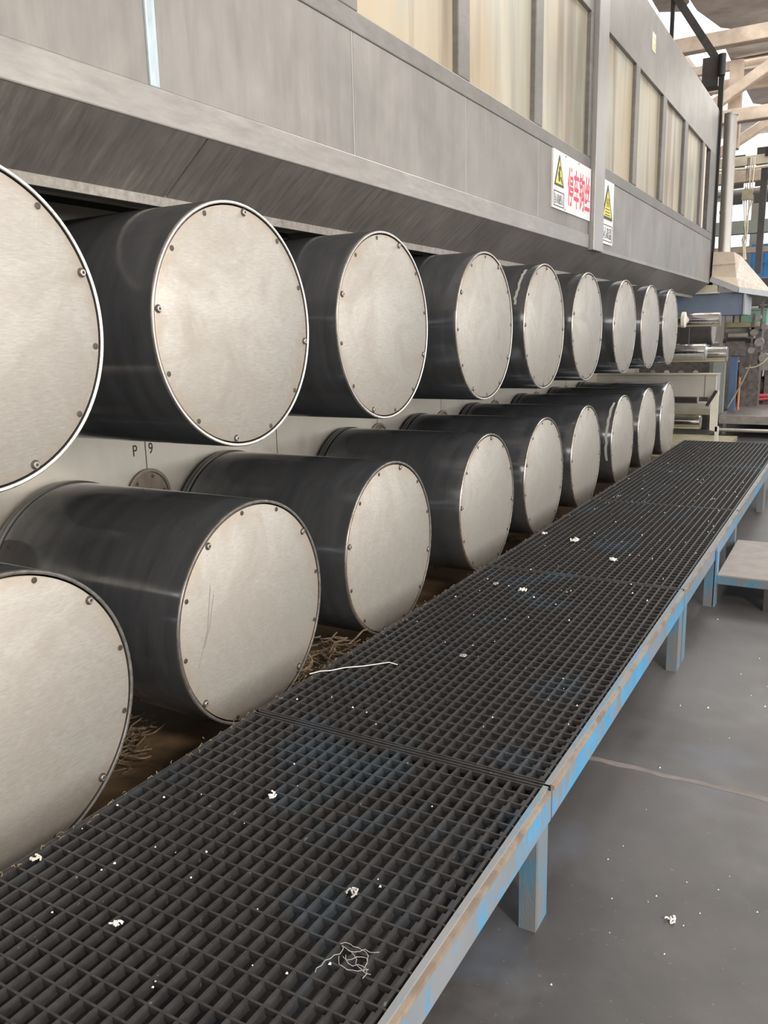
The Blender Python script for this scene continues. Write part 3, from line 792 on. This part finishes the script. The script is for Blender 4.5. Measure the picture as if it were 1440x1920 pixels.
# ------------------------------------------------------------------ machines beyond
pf = thing('work_platform', 'dark littered work platform beyond the walkway end', 'platform', (.9,14.4,0))
MB().box(.10,2.6,12.85,16.2,.42,.45).build('deck', M['mach'], pf)
MB().box(.10,2.6,12.80,12.85,.33,.45).build('front_beam', M['machl'], pf)
for x in (.2, 1.2, 2.4): MB().box(x,x+.07,12.86,12.93,FZ,.42).build('leg', M['steel_dark'], pf)
tag(MB().cyl((.12,12.62,.26),(2.8,12.62,.26),.025,12).build('floor_rail', M['trough'], smooth=40), 'low bright rail on the floor before the dark platform', 'rail')
mf = thing('machine_stand', 'greasy machine stand with blue and grey columns beside the duct box', 'machine', (.2,13.6,0))
MB().box(-.07,.09,13.15,13.3,FZ,1.2).build('grey_column', M['greycol'], mf)
MB().box(.11,.21,13.55,13.65,.45,1.30).build('blue_column', M['bluepost'], mf)
MB().box(.02,.46,13.5,14.0,1.70,1.775).build('top_beam', M['olive'], mf, bevel=.01)
MB().box(.0,.40,13.6,13.95,1.53,1.70).build('gear_case', M['machl'], mf, bevel=.01)
MB().cyl((.06,13.55,1.59),(.34,13.55,1.59),.05,20).build('shaft', M['trough'], mf, smooth=40)
MB().box(.03,.30,13.5,13.7,1.28,1.50).build('lower_case', M['mach'], mf, bevel=.01)
MB().box(-.02,.5,13.62,13.9,1.47,1.53).build('mid_beam', M['steel_dark'], mf)
for x, z, rr in ((.42,1.62,.05),(.5,1.48,.06),(.4,1.36,.045),(.56,1.7,.05),(.47,1.84,.04),(.58,1.25,.07)):
    MB().cyl((x,13.45,z),(x,13.62,z),rr,20).build('wheel', M['machl'], mf, smooth=40)
for p0, p1 in (((.40,13.5,1.2),(.40,13.5,1.9)),((.5,13.6,1.0),(.5,13.6,2.1)),((.35,13.5,1.68),(.7,13.5,1.68)),((.45,13.55,1.35),(.75,13.55,1.35))):
    MB().beam(p0,p1,.035,.035).build('bar', M['mach'], mf)
MB().tube([(.40,13.45,1.15),(.33,13.45,.95),(.22,13.45,.7),(.12,13.45,.5)], .012, 8).build('hose', M['olive'], mf, smooth=60)
MB().tube([(.34,13.45,1.10),(.48,13.45,1.12),(.58,13.45,1.18),(.66,13.45,1.28)], .008, 8).build('hose', M['rope'], mf, smooth=60)
cy = thing('air_cylinder', 'cream air cylinder with brown top before the green cabinet', 'cylinder', (.14,13.75,1.775))
MB().box(.105,.185,13.72,13.80,1.775,1.95).build('barrel', M['cream'], cy, bevel=.008)
MB().box(.085,.105,13.71,13.81,1.775,1.96).box(.185,.205,13.71,13.81,1.775,1.96).build('tie_rods', M['mach'], cy)
MB().cyl((.145,13.76,1.96),(.145,13.76,2.09),.055,16).build('cap', M['mach'], cy, smooth=40)
gc = thing('control_cabinet', 'sea green control cabinet behind the air cylinder', 'cabinet', (.3,14.6,.45))
MB().box(.08,.50,14.4,14.8,1.74,1.97).build('cabinet_body', M['green'], gc, bevel=.008)
MB().box(.14,.44,14.45,14.75,.45,1.74).build('stand', M['mach'], gc)
MB().box(.10,.48,14.39,14.4,1.78,1.95).build('door', M['green'], gc)
MB().box(.06,.52,14.38,14.82,1.97,1.985).build('lid', M['trough'], gc)
pb = thing('press_bed', 'brown iron press bed standing on the dark platform', 'machine', (.4,15.3,.45))
MB().box(-.02,1.4,15.0,15.9,1.0,1.14).build('bed_plate', M['machl'], pb)
for x in (.0,.47,1.3): MB().box(x,x+.09,15.05,15.8,.45,1.0).build('leg', M['mach'], pb)
MB().cyl((.08,15.3,.72),(.46,15.3,.72),.17,24).build('drum', M['mach'], pb, smooth=40)
tag(MB().cyl((.22,14.95,.58),(1.6,14.95,.60),.035,16).build('red_pipe', M['redp'], smooth=40), 'red pipe lying low in front of the press bed', 'pipe')
tag(MB().cyl((.30,14.8,.52),(1.6,14.9,.66),.02,12).build('red_pipe', M['redp'], smooth=40), 'thin red pipe crossing behind the thick one', 'pipe')
tag(MB().cyl((.235,13.75,.45),(.235,13.75,.95),.018,12).build('orange_rod', M['orange'], smooth=40), 'orange rod standing beside the blue column', 'rod')
for i, (x, y, w_, d_, h_, mt, lb) in enumerate([(.34,16.6,.5,.5,2.1,'mach','dark tall machine column at the right picture edge'),(.10,17.55,1.2,.6,2.62,'machl','grey machine block under the blue wall'),(-.75,14.2,1.1,.8,1.85,'mach','added dark block standing in for shade behind the chrome guide rollers')]):  # last block is added: its dark bulk stands in for shadows
    t = thing('machine_block', lb, 'machine', (x,y,0))
    MB().box(x-w_/2,x+w_/2,y-d_/2,y+d_/2,FZ,h_*.8).build('housing', M[mt], t, bevel=.02)
    MB().box(x-w_*.35,x+w_*.35,y-d_*.35,y+d_*.35,h_*.8,h_).build('head', M['steel_dark'], t, bevel=.02)
    for k in range(4): MB().cyl((x-w_*.3+k*w_*.2,y-d_/2-.03,h_*.55),(x-w_*.3+k*w_*.2,y-d_/2,h_*.55),.04,14).build('dial', M['cream'] if k%2 else M['trough'], t, smooth=40)
    for k in range(3): MB().tube([(x-w_*.3+k*w_*.3,y-d_/2-.01,h_*.5),(x-w_*.3+k*w_*.25,y-d_/2-.08,h_*.35),(x-w_*.2+k*w_*.2,y-d_/2-.02,h_*.2)],.014,8).build('hose', M['rope'] if k==1 else M['dark'], t, smooth=60)

# ------------------------------------------------------------------ light: the sky outside, daylight in the openings, one warm lamp, added rear fill lights
W = bpy.data.worlds.new('sky'); SC.world = W; W.use_nodes = True
bg = W.node_tree.nodes['Background']; bg.inputs[0].default_value = (.97,.97,1.0,1); bg.inputs[1].default_value = 2.2
def area(name, loc, rot, sx_, sy_, e, c=(1,1,1)):
    l = bpy.data.lights.new(name, 'AREA'); l.shape = 'RECTANGLE'; l.size = sx_; l.size_y = sy_; l.energy = e; l.color = c
    o = bpy.data.objects.new(name, l); COL.objects.link(o); o.location = loc; o.rotation_euler = rot; return o
for y, e in ((-6, 300), (-.6, 370), (4.8, 190), (10.2, 110), (15.6, 120)):
    area('daylight_window', (9.95, y, 3.35), (0, math.radians(90), 0), 4.4, 4.7, e, (1,.955,.90))
for y0, y1, e in ((-2,4.2,130),(4.8,10.5,70),(11.1,17,100)):
    area('daylight_skylight', (4.1, (y0+y1)/2, 8.25), (0,0,0), 2.1, y1-y0, e, (1,.98,.95))
area('daylight_skylight', (1.7, 14.2, 8.25), (0,0,0), 2.5, 5.2, 400, (1,.98,.95))
for x in (-5, 3): area('rear_fill_light', (x, -8.9, 6.2), (math.radians(-90),0,math.radians(180)), 4, 2.4, 130, (1,.95,.88))  # added fill to brighten the truss faces; the back wall has no opening
area('daylight_roof_gap', (1.0, 24, 8.2), (math.radians(-35),0,0), 5, 5, 700, (1,.97,.9))

l = bpy.data.lights.new('work_lamp', 'AREA'); l.shape = 'DISK'; l.size = .6; l.energy = 230; l.color = (1,.90,.80)
o = bpy.data.objects.new('work_lamp', l); COL.objects.link(o); o.location = (4.6,-.4,3.3)
o.rotation_euler = (Vector((-.1,1.2,2.0))-Vector(o.location)).to_track_quat('-Z','Y').to_euler()

SC.view_settings.view_transform = 'Standard'; SC.view_settings.look = 'None'
SC.view_settings.exposure = 0.0; SC.view_settings.gamma = 1.0
try: SC.view_settings.use_curve_mapping = False
except Exception: pass
SC.cycles.use_denoising = True
SC.cycles.max_bounces = 8
SC.cycles.sample_clamp_indirect = 6
